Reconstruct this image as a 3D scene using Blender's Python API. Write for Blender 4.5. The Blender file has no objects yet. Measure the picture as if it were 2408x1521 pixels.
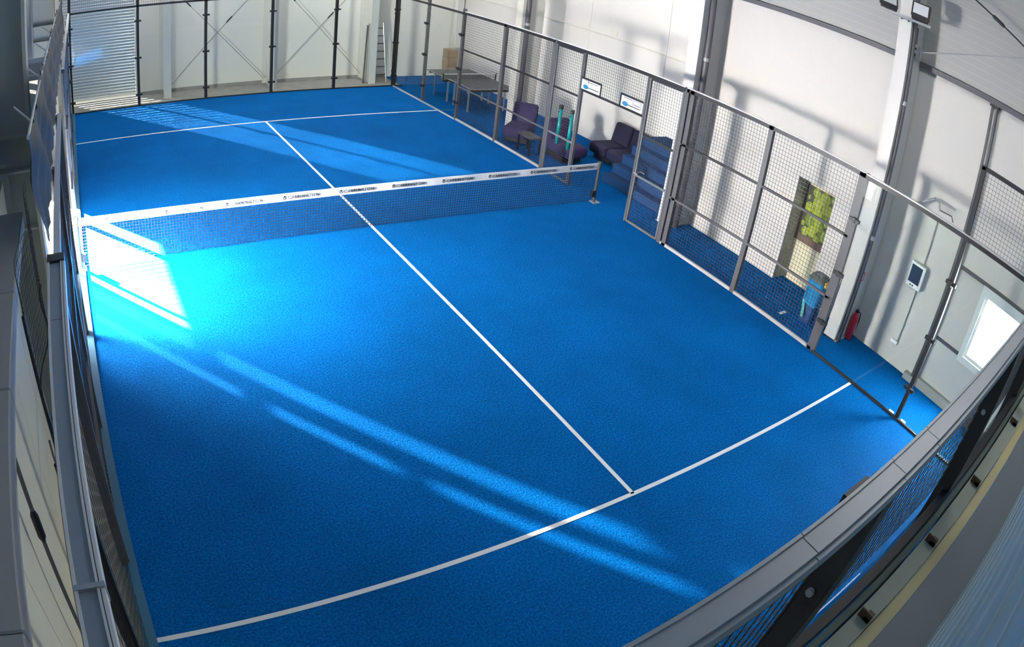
import bpy, bmesh, math, random
from mathutils import Vector, Matrix
random.seed(7)
scene = bpy.context.scene
COL = scene.collection
PI = math.pi

# ------------------------------------------------------------------ camera
cam = bpy.data.cameras.new('camera'); camo = bpy.data.objects.new('camera', cam); COL.objects.link(camo)
scene.camera = camo
W, H = 2408, 1521
CP = [0.24163573, -0.35837013, 5.0984676, 0.44657698, -0.51819635, 0.06598875]
KP = [0.59037773, 0.00110424, 0.00528531, 0.01129969]      # theta(r), r in thousands of pixels
PX, PY = -314.2506, -60.4953
def cam_axes(az, el, roll):
    f = Vector((math.sin(az)*math.cos(el), math.cos(az)*math.cos(el), math.sin(el)))
    r = f.cross(Vector((0, 0, 1))).normalized(); u = r.cross(f)
    return (r*math.cos(roll) + u*math.sin(roll), u*math.cos(roll) - r*math.sin(roll), f)
r_, u_, f_ = cam_axes(*CP[3:6])
M = Matrix((r_, u_, -f_)).transposed().to_4x4(); M.translation = Vector(CP[:3])
camo.matrix_world = M
cam.type = 'PANO'; cam.panorama_type = 'FISHEYE_LENS_POLYNOMIAL'
cam.sensor_fit = 'HORIZONTAL'; cam.sensor_width = 36.0
cam.fisheye_fov = math.radians(200)
q = W/1000/36.0
cam.fisheye_polynomial_k0 = 0.0
cam.fisheye_polynomial_k1 = -KP[0]*q
cam.fisheye_polynomial_k2 = -KP[1]*q**2
cam.fisheye_polynomial_k3 = -KP[2]*q**3
cam.fisheye_polynomial_k4 = -KP[3]*q**4
cam.shift_x = -PX/W; cam.shift_y = PY/H
cam.clip_start = 0.01
scene.cycles.max_bounces = 7; scene.cycles.diffuse_bounces = 4; scene.cycles.glossy_bounces = 3; scene.cycles.transparent_max_bounces = 32
scene.cycles.adaptive_threshold = 0.035

# ------------------------------------------------------------------ world, sun, daylight, exposure
world = bpy.data.worlds.new('world'); scene.world = world; world.use_nodes = True
bg = world.node_tree.nodes['Background']
bg.inputs[0].default_value = (0.86, 0.94, 1.0, 1); bg.inputs[1].default_value = 5.0
scene.view_settings.view_transform = 'Standard'; scene.view_settings.look = 'None'
scene.view_settings.gamma = 1.0; scene.view_settings.use_curve_mapping = False
scene.view_settings.exposure = 0.0

def lamp(name, kind, energy, color, loc, direction, size=1, size_y=None, angle=None, spread=None):
    l = bpy.data.lights.new(name, kind); o = bpy.data.objects.new(name, l); COL.objects.link(o)
    l.energy = energy; l.color = color; o.location = loc
    o.rotation_euler = Vector(direction).to_track_quat('-Z', 'Y').to_euler()
    if kind == 'AREA':
        l.shape = 'RECTANGLE'; l.size = size; l.size_y = size_y or size
        if spread: l.spread = spread
    if angle is not None: l.angle = angle
    return o
SUN_DIR = (0.535, -0.795, -0.292)
lamp('sun', 'SUN', 1600.0, (1.0, 0.95, 0.86), (-6, 18, 6), SUN_DIR, angle=math.radians(1.0))
# daylight pouring in through the open side door in the left wall
lamp('door_daylight', 'AREA', 1900.0, (1.0, 0.97, 0.92), (-0.72, 8.95, 1.2), (1, 0.15, -0.2), 1.35, 1.9, spread=math.radians(140))
# daylight through the small window in the right wall
lamp('window_daylight', 'AREA', 380.0, (0.95, 0.98, 1.0), (11.66, 1.15, 1.52), (-1, 0.05, -0.45), 0.8, 1.0)
# added fill lamps under the unseen ceiling, for far wall and near right
ROOF_FILLS = ((2.6, 19.3, 225.0), (8.6, 19.3, 215.0), (9.9, 11.0, 75.0), (7.6, 1.7, 135.0))
for (cx, cy, e_) in ROOF_FILLS:
    lamp('roof_fill', 'AREA', e_, (1.0, 0.985, 0.96), (cx, cy, 7.25), (0, 0, -1), 1.6, 3.4)

# ------------------------------------------------------------------ materials
MATS = {}
def mat(name, col, rough=0.6, metal=0.0, spec=0.5, bump=None, vary=None, emit=None):
    if name in MATS: return MATS[name]
    m = bpy.data.materials.new(name); m.use_nodes = True
    nt = m.node_tree; b = nt.nodes['Principled BSDF']
    b.inputs['Base Color'].default_value = (*col, 1); b.inputs['Roughness'].default_value = rough
    b.inputs['Metallic'].default_value = metal; b.inputs['Specular IOR Level'].default_value = spec
    if emit:
        b.inputs['Emission Color'].default_value = (*emit[0], 1); b.inputs['Emission Strength'].default_value = emit[1]
    tc = nt.nodes.new('ShaderNodeTexCoord')
    if vary:
        sc, amt = vary
        n = nt.nodes.new('ShaderNodeTexNoise'); n.inputs['Scale'].default_value = sc; n.inputs['Detail'].default_value = 4
        nt.links.new(tc.outputs['Object'], n.inputs['Vector'])
        mx = nt.nodes.new('ShaderNodeMix'); mx.data_type = 'RGBA'
        mx.inputs[6].default_value = (*[c*(1-amt) for c in col], 1)
        mx.inputs[7].default_value = (*[min(1, c*(1+amt)) for c in col], 1)
        nt.links.new(n.outputs['Fac'], mx.inputs[0]); nt.links.new(mx.outputs[2], b.inputs['Base Color'])
    if bump:
        sc, st = bump
        n2 = nt.nodes.new('ShaderNodeTexNoise'); n2.inputs['Scale'].default_value = sc; n2.inputs['Detail'].default_value = 3
        nt.links.new(tc.outputs['Object'], n2.inputs['Vector'])
        bp = nt.nodes.new('ShaderNodeBump'); bp.inputs['Strength'].default_value = st; bp.inputs['Distance'].default_value = 0.01
        nt.links.new(n2.outputs['Fac'], bp.inputs['Height']); nt.links.new(bp.outputs['Normal'], b.inputs['Normal'])
    MATS[name] = m
    return m
def turf():
    m = bpy.data.materials.new('blue_turf'); m.use_nodes = True
    nt = m.node_tree; b = nt.nodes['Principled BSDF']; b.inputs['Roughness'].default_value = 0.75
    b.inputs['Specular IOR Level'].default_value = 0.03
    tc = nt.nodes.new('ShaderNodeTexCoord')
    def noise(s, d=2):
        n = nt.nodes.new('ShaderNodeTexNoise'); n.inputs['Scale'].default_value = s; n.inputs['Detail'].default_value = d
        n.inputs['Roughness'].default_value = 0.65
        nt.links.new(tc.outputs['Object'], n.inputs['Vector']); return n
    fine = noise(44, 2); big = noise(0.55, 3)
    r1 = nt.nodes.new('ShaderNodeValToRGB'); r1.color_ramp.elements[0].position = 0.36; r1.color_ramp.elements[1].position = 0.68
    r1.color_ramp.elements[0].color = (0.0004, 0.068, 0.250, 1); r1.color_ramp.elements[1].color = (0.0008, 0.163, 0.50, 1)
    nt.links.new(fine.outputs['Fac'], r1.inputs[0])
    r2 = nt.nodes.new('ShaderNodeMapRange'); r2.inputs[1].default_value = 0.3; r2.inputs[2].default_value = 0.7
    r2.inputs[3].default_value = 0.82; r2.inputs[4].default_value = 1.1
    nt.links.new(big.outputs['Fac'], r2.inputs[0])
    mx = nt.nodes.new('ShaderNodeMix'); mx.data_type = 'RGBA'; mx.blend_type = 'MULTIPLY'; mx.inputs[0].default_value = 1
    nt.links.new(r1.outputs[0], mx.inputs[6]); nt.links.new(r2.outputs[0], mx.inputs[7]); nt.links.new(mx.outputs[2], b.inputs['Base Color'])
    bp = nt.nodes.new('ShaderNodeBump'); bp.inputs['Strength'].default_value = 0.7; bp.inputs['Distance'].default_value = 0.012
    nt.links.new(fine.outputs['Fac'], bp.inputs['Height']); nt.links.new(bp.outputs['Normal'], b.inputs['Normal'])
    return m
def glass():
    m = bpy.data.materials.new('clear_glass'); m.use_nodes = True; nt = m.node_tree; nt.nodes.clear()
    t = nt.nodes.new('ShaderNodeBsdfTransparent'); t.inputs[0].default_value = (0.93, 0.96, 0.95, 1)
    g = nt.nodes.new('ShaderNodeBsdfGlossy'); g.inputs['Roughness'].default_value = 0.02
    fr = nt.nodes.new('ShaderNodeFresnel'); fr.inputs[0].default_value = 1.45
    mx = nt.nodes.new('ShaderNodeMixShader'); o = nt.nodes.new('ShaderNodeOutputMaterial')
    ge = nt.nodes.new('ShaderNodeNewGeometry'); iv = nt.nodes.new('ShaderNodeMath'); iv.operation = 'SUBTRACT'; iv.inputs[0].default_value = 1
    mu = nt.nodes.new('ShaderNodeMath'); mu.operation = 'MULTIPLY'
    nt.links.new(ge.outputs['Backfacing'], iv.inputs[1]); nt.links.new(fr.outputs[0], mu.inputs[0]); nt.links.new(iv.outputs[0], mu.inputs[1])
    nt.links.new(mu.outputs[0], mx.inputs[0]); nt.links.new(t.outputs[0], mx.inputs[1]); nt.links.new(g.outputs[0], mx.inputs[2])
    nt.links.new(mx.outputs[0], o.inputs[0]); return m
TURF = turf(); GLASS = glass()
LINE = mat('white_line', (0.80, 0.80, 0.80), 0.8, bump=(60, 0.3))
WALLW = mat('white_wall', (0.655, 0.620, 0.575), 0.55, vary=(0.7, 0.02))
WALLB = mat('far_wall_paint', (0.90, 0.865, 0.79), 0.5, vary=(0.6, 0.02))
CLAD = mat('ribbed_cladding', (0.40, 0.395, 0.375), 0.45)
CLADN = mat('near_cladding', (0.27, 0.42, 0.50), 0.45)
CREAM = mat('cream_panel', (0.84, 0.76, 0.56), 0.5, vary=(3, 0.05))
NICHE = mat('niche_cream', (0.76, 0.70, 0.48), 0.6)
CONC = mat('concrete', (0.36, 0.34, 0.31), 0.9, vary=(4, 0.25), bump=(25, 0.3))
STEELW = mat('white_painted_steel', (0.78, 0.755, 0.70), 0.45)
STEELR = mat('greyish_white_steel', (0.68, 0.65, 0.615), 0.45)
STEELC = mat('cream_painted_steel', (0.68, 0.66, 0.58), 0.45)
STEELG = mat('grey_painted_steel', (0.36, 0.37, 0.37), 0.5)
PIPE = mat('dark_grey_pipe', (0.10, 0.095, 0.105), 0.5)
BLACK = mat('black_steel', (0.012, 0.012, 0.014), 0.45)
POST = mat('grey_fence_steel', (0.082, 0.080, 0.083), 0.45, 0.0)
GATE = mat('gate_steel', (0.115, 0.13, 0.138), 0.45)
RAIL = mat('galvanised_rail', (0.46, 0.465, 0.465), 0.4, 0.2, vary=(6, 0.08))
WIRE = mat('fence_wire', (0.035, 0.036, 0.042), 0.5)
OLIVE = mat('olive_primer_steel', (0.44, 0.44, 0.33), 0.55, vary=(5, 0.1))
SAND = mat('sand_painted_steel', (0.80, 0.66, 0.32), 0.55, vary=(3, 0.12))
NAVY = mat('navy_fabric', (0.011, 0.011, 0.042), 0.85, bump=(80, 0.2))
PURPLE = mat('purple_fabric', (0.034, 0.022, 0.088), 0.85, bump=(80, 0.2))
CARPET = mat('blue_step_carpet', (0.0015, 0.040, 0.135), 0.9, bump=(60, 0.3))
DARKPLY = mat('dark_table_board', (0.075, 0.078, 0.085), 0.45)
TARP = mat('grey_tarpaulin', (0.036, 0.040, 0.055), 0.4)
NETCORD = mat('net_cord', (0.008, 0.010, 0.018), 0.7)
BAND = mat('white_net_band', (0.78, 0.79, 0.79), 0.6)
INK = mat('dark_print_ink', (0.01, 0.012, 0.02), 0.6)
RED = mat('red_paint', (0.50, 0.012, 0.03), 0.35)
WHITE = mat('white_plastic', (0.82, 0.82, 0.80), 0.4)
GREYP = mat('grey_plastic', (0.20, 0.22, 0.25), 0.35)
SCREEN = mat('dark_screen', (0.035, 0.05, 0.085), 0.15)
TEAL = mat('teal_plastic_tube', (0.0, 0.33, 0.31), 0.3)
BAG = mat('blue_bin_bag', (0.01, 0.24, 0.50), 0.35, bump=(18, 0.8))
BINLID = mat('grey_green_lid', (0.10, 0.125, 0.105), 0.5)
YELLOW = mat('yellow_plastic', (0.75, 0.42, 0.05), 0.5)
WOOD = mat('brown_wood', (0.155, 0.085, 0.052), 0.6, vary=(20, 0.3))
BOARD = mat('brown_cardboard', (0.36, 0.24, 0.15), 0.8, vary=(8, 0.15))
BALL = mat('tennis_ball_print', (0.33, 0.40, 0.014), 0.7, vary=(22, 0.3))
BALLD = mat('tennis_ball_print_dark', (0.17, 0.25, 0.010), 0.7, vary=(22, 0.3))
POSTERBG = mat('poster_ground', (0.035, 0.05, 0.012), 0.6)
BLUEP = mat('blue_racket_print', (0.012, 0.16, 0.33), 0.5)
PALEP = mat('pale_green_print', (0.70, 0.74, 0.58), 0.5)
LAMPG = mat('floodlight_glass', (0.62, 0.64, 0.66), 0.15)
ALU = mat('aluminium', (0.55, 0.55, 0.54), 0.35, 0.7)
DUCT = mat('warm_grey_duct', (0.40, 0.385, 0.355), 0.5)

# ------------------------------------------------------------------ geometry helpers (world coordinates)
class B:
    def __init__(s): s.v = []; s.f = []
    def add(s, vs, fs):
        n = len(s.v); s.v += [tuple(v) for v in vs]; s.f += [tuple(i+n for i in f) for f in fs]; return s
    def box(s, x0, x1, y0, y1, z0, z1):
        return s.add([(x0,y0,z0),(x1,y0,z0),(x1,y1,z0),(x0,y1,z0),(x0,y0,z1),(x1,y0,z1),(x1,y1,z1),(x0,y1,z1)],
                     [(0,3,2,1),(4,5,6,7),(0,1,5,4),(1,2,6,5),(2,3,7,6),(3,0,4,7)])
    def obox(s, c, ax, ay, az):     # oriented box: centre + half-axis vectors
        c, ax, ay, az = map(Vector, (c, ax, ay, az)); vs = []
        for k in (-1, 1):
            for (i, j) in ((-1,-1),(1,-1),(1,1),(-1,1)): vs.append(c + ax*i + ay*j + az*k)
        return s.add(vs, [(0,3,2,1),(4,5,6,7),(0,1,5,4),(1,2,6,5),(2,3,7,6),(3,0,4,7)])
    def tube(s, pts, r, n=8, cap=True):
        pts = [Vector(p) for p in pts]; rings = []
        prev = None
        for i, p in enumerate(pts):
            d = (pts[min(i+1, len(pts)-1)] - pts[max(i-1, 0)]).normalized()
            a = Vector((0, 0, 1)) if abs(d.z) < 0.9 else Vector((1, 0, 0))
            if prev is not None: u = (prev - d*prev.dot(d)).normalized()
            else: u = d.cross(a).normalized()
            prev = u; w = d.cross(u)
            rr = r[i] if isinstance(r, (list, tuple)) else r
            rings.append([p + (u*math.cos(2*PI*k/n) + w*math.sin(2*PI*k/n))*rr for k in range(n)])
        vs = [v for ring in rings for v in ring]; fs = []
        for i in range(len(pts)-1):
            for k in range(n):
                a = i*n+k; b = i*n+(k+1) % n; fs.append((a, b, b+n, a+n))
        if cap: fs += [tuple(range(n-1, -1, -1)), tuple(range((len(pts)-1)*n, len(pts)*n))]
        return s.add(vs, fs)
    def disc(s, c, u, w, ru, rw, n=20, th=0.004):      # thin elliptic plate, u and w span it
        c, u, w = map(Vector, (c, u, w)); nn = u.cross(w).normalized()*th
        ring = [c + u*ru*math.cos(2*PI*k/n) + w*rw*math.sin(2*PI*k/n) for k in range(n)]
        vs = ring + [v + nn for v in ring]
        return s.add(vs, [tuple(range(n-1, -1, -1)), tuple(range(n, 2*n))] + [(k, (k+1) % n, n+(k+1) % n, n+k) for k in range(n)])
    def grid(s, axis, pos, a0, a1, z0, z1, pitch, t):    # welded wire panel in plane axis=pos
        h = t/2
        na = max(1, round((a1-a0)/pitch)); nz = max(1, round((z1-z0)/pitch))
        def b(p0, p1, q0, q1):
            if axis == 'x': s.wire4(pos-h, pos+h, p0, p1, q0, q1)
            else: s.wire4(p0, p1, pos-h, pos+h, q0, q1)
        for i in range(na+1):
            a = a0 + (a1-a0)*i/na; b(a-h, a+h, z0, z1)
        for k in range(nz+1):
            z = z0 + (z1-z0)*k/nz; b(a0, a1, z-h, z+h)
        return s
    def wire4(s, x0, x1, y0, y1, z0, z1): return s.box(x0, x1, y0, y1, z0, z1)
    def rbox(s, c, sx, sy, sz, bev, rot=None, seg=3):      # bevelled box
        bm = bmesh.new(); bmesh.ops.create_cube(bm, size=1)
        bmesh.ops.scale(bm, vec=(sx, sy, sz), verts=bm.verts)
        bmesh.ops.bevel(bm, geom=bm.edges[:], offset=bev, segments=seg, affect='EDGES', profile=0.5)
        if rot is not None: bmesh.ops.transform(bm, matrix=rot.to_4x4(), verts=bm.verts)
        bm.verts.index_update()
        vs = [v.co + Vector(c) for v in bm.verts]; fs = [tuple(v.index for v in f.verts) for f in bm.faces]; bm.free()
        return s.add(vs, fs)
    def mesh(s, name, org=(0, 0, 0), smooth=False):
        me = bpy.data.meshes.new(name); o = Vector(org)
        me.from_pydata([tuple(Vector(v) - o) for v in s.v], [], s.f); me.update()
        if smooth:
            for pl in me.polygons: pl.use_smooth = True
        return me
def link(name, me, material, parent=None, loc=(0, 0, 0)):
    o = bpy.data.objects.new(name, me); COL.objects.link(o)
    if material and not me.materials: me.materials.append(material)
    if parent is not None: o.parent = parent
    o.location = loc
    return o
class Thing:
    def __init__(s, name, label, cat, base, group=None, kind=None):
        s.org = Vector(base); s.o = bpy.data.objects.new(name, None); COL.objects.link(s.o); s.o.location = base
        s.o.empty_display_size = 0.1
        if label: s.o['label'] = label
        if cat: s.o['category'] = cat
        if group: s.o['group'] = group
        if kind: s.o['kind'] = kind
    def part(s, name, b, material, parent=None, smooth=False, label=None):
        o = link(name, b.mesh(name, s.org, smooth), material, parent or s.o)
        if label: o['label'] = label
        return o
    def inst(s, name, me, at, parent=None):               # shared mesh, at = world position of its origin
        return link(name, me, None, parent or s.o, tuple(Vector(at) - s.org))
def single(name, b, material, label, cat, base=(0, 0, 0), group=None, smooth=False):
    o = link(name, b.mesh(name, base, smooth), material, None, base)
    o['label'] = label; o['category'] = cat
    if group: o['group'] = group
    return o
def struct(name, b, material, parent=None):
    o = link(name, b.mesh(name), material, parent)
    if parent is None: o['kind'] = 'structure'
    return o
def shared(b, name, material, smooth=False):
    me = b.mesh(name, (0, 0, 0), smooth); me.materials.append(material); return me
def text_mesh(body, size, ext=0.002):
    cu = bpy.data.curves.new('lettering', 'FONT'); cu.body = body; cu.size = size; cu.extrude = ext; cu.resolution_u = 2
    cu.space_character = 1.08
    o = bpy.data.objects.new('lettering_tmp', cu); COL.objects.link(o)
    bpy.context.view_layer.update()
    dg = bpy.context.evaluated_depsgraph_get(); me = bpy.data.meshes.new_from_object(o.evaluated_get(dg))
    bpy.data.objects.remove(o); bpy.data.curves.remove(cu); me.name = 'lettering'; me.materials.clear()
    return me

# ================================================================== THE SETTING
ZC = 7.4
floor = struct('floor', B().box(-0.04, 13.05, -0.55, 20.02, -0.12, 0).box(10.35, 13.05, 20.02, 21.4, -0.12, 0), TURF)
struct('floor_back', B().box(-0.8, 10.35, 20.02, 21.4, -0.12, -0.012), CONC)
struct('floor_left', B().box(-0.8, -0.04, -0.55, 20.02, -0.12, -0.012), CONC)
lw = 0.05
for (x0, x1, y0, y1) in ((0.06, 9.96, 3.05-lw/2, 3.05+lw/2), (0.06, 9.96, 16.95-lw/2, 16.95+lw/2), (5-lw/2, 5+lw/2, 3.05, 16.95)):
    o = struct('court_line', B().box(x0, x1, y0, y1, 0, 0.004), LINE, floor); o['label'] = 'white painted court line'
struct('trim_7', B().box(-0.055, 0.06, 8.0, 11.0, -0.012, 0.04), mat('blue_grey_kerb', (0.03, 0.13, 0.22), 0.5))
# dark curled turf edge along the far glass
struct('trim_1', B().box(0.0, 10.35, 20.0, 20.035, -0.01, 0.03), BLACK)

def wall_holes(axis, p0, p1, a0, a1, z0, z1, holes):
    """wall slab between p0 and p1 on its own axis, with rectangular holes (a0,a1,z0,z1)"""
    b = B(); As = sorted({a0, a1, *[h[0] for h in holes], *[h[1] for h in holes]}); Zs = sorted({z0, z1, *[h[2] for h in holes], *[h[3] for h in holes]})
    for i in range(len(As)-1):
        for k in range(len(Zs)-1):
            ca = (As[i]+As[i+1])/2; cz = (Zs[k]+Zs[k+1])/2
            if any(h[0] < ca < h[1] and h[2] < cz < h[3] for h in holes): continue
            if axis == 'x': b.box(p0, p1, As[i], As[i+1], Zs[k], Zs[k+1])
            else: b.box(As[i], As[i+1], p0, p1, Zs[k], Zs[k+1])
    return b
# far gable wall with the roller door opening
struct('wall_back', wall_holes('y', 21.4, 21.55, -0.8, 13.05, -0.05, ZC, [(-0.25, 2.05, -0.05, 3.6)]), WALLB)
struct('baseboard_back', B().box(2.1, 10.3, 21.36, 21.4, -0.012, 0.10), CONC)
# right wall, near half (window + niche), deeper far half, and the return between them
struct('wall_right', wall_holes('x', 11.5, 11.6, -0.55, 8.95, 0, ZC, [(0.70, 1.60, 0.96, 2.12), (5.2, 6.10, 0, 2.08)]), WALLW)
struct('wall_niche', B().box(11.9, 11.95, 5.15, 6.15, 0, 2.14).box(11.6, 11.9, 6.10, 6.15, 0, 2.14).box(11.6, 11.9, 5.15, 5.2, 0, 2.14).box(11.6, 11.9, 5.2, 6.1, 2.08, 2.14), NICHE)
WALLR = mat('recess_wall_brightened', (0.78, 0.745, 0.70), 0.55, vary=(0.7, 0.02))  # brighter copy of the white wall, making up for light the recess lacks
wrr = struct('wall_right_recess', B().box(13.09, 13.15, 8.9, 21.4, 0, ZC), WALLW)
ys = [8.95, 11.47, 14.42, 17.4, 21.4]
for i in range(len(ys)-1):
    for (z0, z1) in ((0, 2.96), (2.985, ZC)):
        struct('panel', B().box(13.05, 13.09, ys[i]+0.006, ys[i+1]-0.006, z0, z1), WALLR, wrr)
struct('wall_return', B().box(11.5, 13.05, 8.95, 9.0, 0, ZC), WALLW)
struct('trim_2', B().box(13.02, 13.05, 10.75, 20.6, 2.955, 2.99), STEELC)
# left wall: open side door / tall slit lights with cross bars let the sun in
lh = [(10.95, 13.7, 0.12, 1.18), (10.38, 10.78, 0.15, 1.18), (10.38, 10.78, 1.32, 3.7), (9.73, 9.98, 0.15, 1.36), (9.73, 9.98, 1.50, 2.0), (9.73, 9.98, 2.14, 3.5)]
def lwall():
    b = wall_holes('x', -0.82, -0.80, -0.55, 21.55, -0.05, ZC, lh); return b
wl = struct('wall_left', lwall(), STEELG)
SUN_DIM = bpy.data.materials.new('sun_dimming_sheet'); SUN_DIM.use_nodes = True; SUN_DIM.node_tree.nodes.clear()  # added filter that weakens the sun in the slits
_t = SUN_DIM.node_tree.nodes.new('ShaderNodeBsdfTransparent'); _t.inputs[0].default_value = (0.014, 0.014, 0.014, 1)
_o = SUN_DIM.node_tree.nodes.new('ShaderNodeOutputMaterial'); SUN_DIM.node_tree.links.new(_t.outputs[0], _o.inputs[0])
for h in lh[1:]: struct('pane', B().add([(-0.81, h[0], h[2]), (-0.81, h[1], h[2]), (-0.81, h[1], h[3]), (-0.81, h[0], h[3])], [(0, 1, 2, 3)]), SUN_DIM, wl)  # unseen dimming sheets added across the slits to soften the streaks
d2 = struct('door_2', B().box(-0.80, -0.77, 8.16, 8.22, 0, 2.2).box(-0.80, -0.77, 9.58, 9.64, 0, 2.2).box(-0.80, -0.77, 8.22, 9.58, 2.14, 2.2), WHITE)
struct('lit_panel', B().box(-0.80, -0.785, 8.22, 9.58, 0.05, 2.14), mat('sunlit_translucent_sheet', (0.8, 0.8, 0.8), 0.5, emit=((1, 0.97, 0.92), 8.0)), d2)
# cream inner lining panels of the left wall (each a separate sheet)
yl_ = [-0.5, 0.5, 1.5, 2.5, 3.5, 4.5, 5.5, 6.2, None, 6.55, 7.55]
for a_, b_ in zip(yl_[:-1], yl_[1:]):
    if a_ is None or b_ is None: continue
    struct('panel', B().box(-0.64, -0.60, a_+0.004, b_-0.004, 0.0, 2.92), CREAM, wl)
struct('wall_front', B().box(-0.88, 11.6, -0.70, -0.56, -0.05, ZC), CLADN)
wf = bpy.data.objects['wall_front']
rb = B()
for i in range(44):
    z = 0.1 + i*0.16; rb.box(-0.8, 11.5, -0.56, -0.552, z, z+0.012)
struct('cladding_rib', rb, mat('near_rib', (0.42, 0.55, 0.60), 0.5), wf)['kind'] = 'stuff'
struct('ceiling', B().box(-0.88, 13.15, -0.70, 21.55, ZC, ZC+0.1), WALLW)
n = 2
for (cx, cy, e_) in ROOF_FILLS:
        n += 1
        struct('window_%d' % n, B().box(cx-0.85, cx+0.85, cy-1.75, cy+1.75, ZC-0.06, ZC-0.001), mat('roof_fill_sheet', (0.85, 0.87, 0.88), 0.4, emit=((1, 1, 1), 0.3)))  # added glowing panels above the fill lamps, no known roof window
# upper ribbed cladding and ledge on the right wall
cl = B().box(11.46, 11.5, -0.55, 8.95, 5.0, ZC)
wr = bpy.data.objects['wall_right']
struct('cladding', cl, CLAD, wr)
rb = B()
for i in range(18):
    z = 5.08 + i*0.125; rb.box(11.452, 11.46, -0.55, 8.9, z, z+0.012)
struct('cladding_rib', rb, mat('pale_rib', (0.46, 0.45, 0.43), 0.5), wr)['kind'] = 'stuff'
struct('trim_3', B().box(11.40, 11.5, 4.15, 8.5, 4.90, 4.99), PIPE)
struct('trim_4', B().box(11.40, 11.5, -0.5, 3.98, 4.90, 4.99), PIPE)
struct('trim_5', B().box(11.46, 11.5, -0.5, 2.26, 2.19, 2.25), PIPE)
struct('trim_6', B().box(11.46, 11.5, 1.72, 2.26, 0.92, 0.97), PIPE)
struct('baseboard_right', B().box(11.40, 11.5, -0.5, 2.3, 0, 0.16), mat('grey_plinth', (0.42, 0.40, 0.36), 0.8))
# window on the right wall
w1 = struct('window_1', B().box(11.44, 11.56, 0.60, 0.70, 0.86, 2.20).box(11.44, 11.56, 1.60, 1.70, 0.86, 2.20)
            .box(11.44, 11.56, 0.70, 1.60, 0.86, 0.97).box(11.44, 11.56, 0.70, 1.60, 2.10, 2.20), WHITE)
struct('sash', B().box(11.47, 11.52, 0.70, 0.76, 0.97, 2.10).box(11.47, 11.52, 1.54, 1.60, 0.97, 2.10)
       .box(11.47, 11.52, 0.76, 1.54, 0.97, 1.03).box(11.47, 11.52, 0.76, 1.54, 2.04, 2.10), WHITE, w1)
struct('pane', B().box(11.49, 11.496, 0.76, 1.54, 1.03, 2.04), GLASS, w1)
# roller door in the far wall: one slat after another
rd = struct('door_1', B().box(-0.30, -0.22, 21.36, 21.46, 0, 3.7).box(2.02, 2.10, 21.36, 21.46, 0, 3.7).box(-0.3, 2.1, 21.30, 21.5, 3.6, 3.9), STEELW)
struct('bottom_bar', B().box(-0.22, 2.02, 21.44, 21.47, -0.05, 0.085), STEELW, rd)
sl = B(); pr = [(0, 0), (-0.018, 0.02), (-0.018, 0.075), (0, 0.095)]
vs = [(x, 21.46+p[0], p[1]) for x in (-0.22, 2.02) for p in pr]
sl.add(vs, [(0, 4, 5, 1), (1, 5, 6, 2), (2, 6, 7, 3), (0, 1, 2, 3), (7, 6, 5, 4), (3, 7, 4, 0)])
sm = shared(sl, 'slat', mat('shutter_slat', (0.55, 0.60, 0.63), 0.28, 0.25))
for i in range(38): link('slat', sm, None, rd, (0, 0, 0.0 + 0.096*i))

# ================================================================== STEEL FRAME
def h_column_x(label, xf, y0, y1, xb, material, group=None, sx=1):
    t = Thing('steel_column', label, 'column', (xf, (y0+y1)/2, 0), group); yc = (y0+y1)/2; d = sx*0.025
    a = sorted((xf, xf+d)); c = sorted((xb-d, xb)); w = sorted((xf+d, xb-d))
    t.part('front_flange', B().box(a[0], a[1], y0, y1, 0, ZC), material)
    t.part('web', B().box(w[0], w[1], y0+0.003, y0+0.023, 0, ZC), material)
    t.part('back_flange', B().box(c[0], c[1], y0, y1, 0, ZC), material)
    t.part('base_plate', B().box(min(xf, xb)-0.0, max(xf, xb), y0-0.04, y1+0.04, 0, 0.02), STEELG)
    return t
h_column_x('white steel column carrying the floodlights beside the glass panels', 10.80, 4.0, 4.25, 11.46, STEELR)
h_column_x('white steel column between the blue steps and the long bare wall', 10.80, 8.55, 8.84, 11.5, STEELR)
h_column_x('cream steel column behind the purple lounge chair', 11.20, 15.02, 15.30, 11.9, STEELC)
def drain(x, y, r, label, cpl):
    t = Thing('downpipe', label, 'pipe', (x, y, 0))
    t.part('pipe', B().tube([(x, y, 0.0), (x, y, ZC)], r, 12), PIPE, smooth=True)
    for z in cpl: t.part('coupling', B().tube([(x, y, z), (x, y, z+0.07)], r+0.008, 12), STEELG)
drain(10.90, 3.955, 0.036, 'thin dark downpipe on the floodlight column', (1.9, 4.2))
drain(11.0, 8.48, 0.062, 'dark downpipe on the column beside the blue steps', (3.5, 6.0))
drain(11.32, 14.94, 0.07, 'dark downpipe on the cream column behind the purple chair', (2.9,))
far_lbl = ['white steel column right of the roller door on the far wall', 'white steel column in the middle of the far wall',
           'white steel column with the ladder leaning on it at the far wall', 'grey-white steel column in the far right corner']
for xc, yf, lb in zip((2.92, 6.2, 9.46, 12.86), (20.55, 20.50, 20.45, 21.0), far_lbl):
    t = Thing('steel_column', lb, 'column', (xc, yf, -0.012))
    t.part('front_flange', B().box(xc-0.12, xc+0.12, yf, yf+0.025, -0.012, ZC), STEELW)
    t.part('web', B().box(xc-0.01, xc+0.01, yf+0.025, 21.375, -0.012, ZC), STEELW)
    t.part('back_flange', B().box(xc-0.12, xc+0.12, 21.375, 21.4, -0.012, ZC), STEELW)
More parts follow.
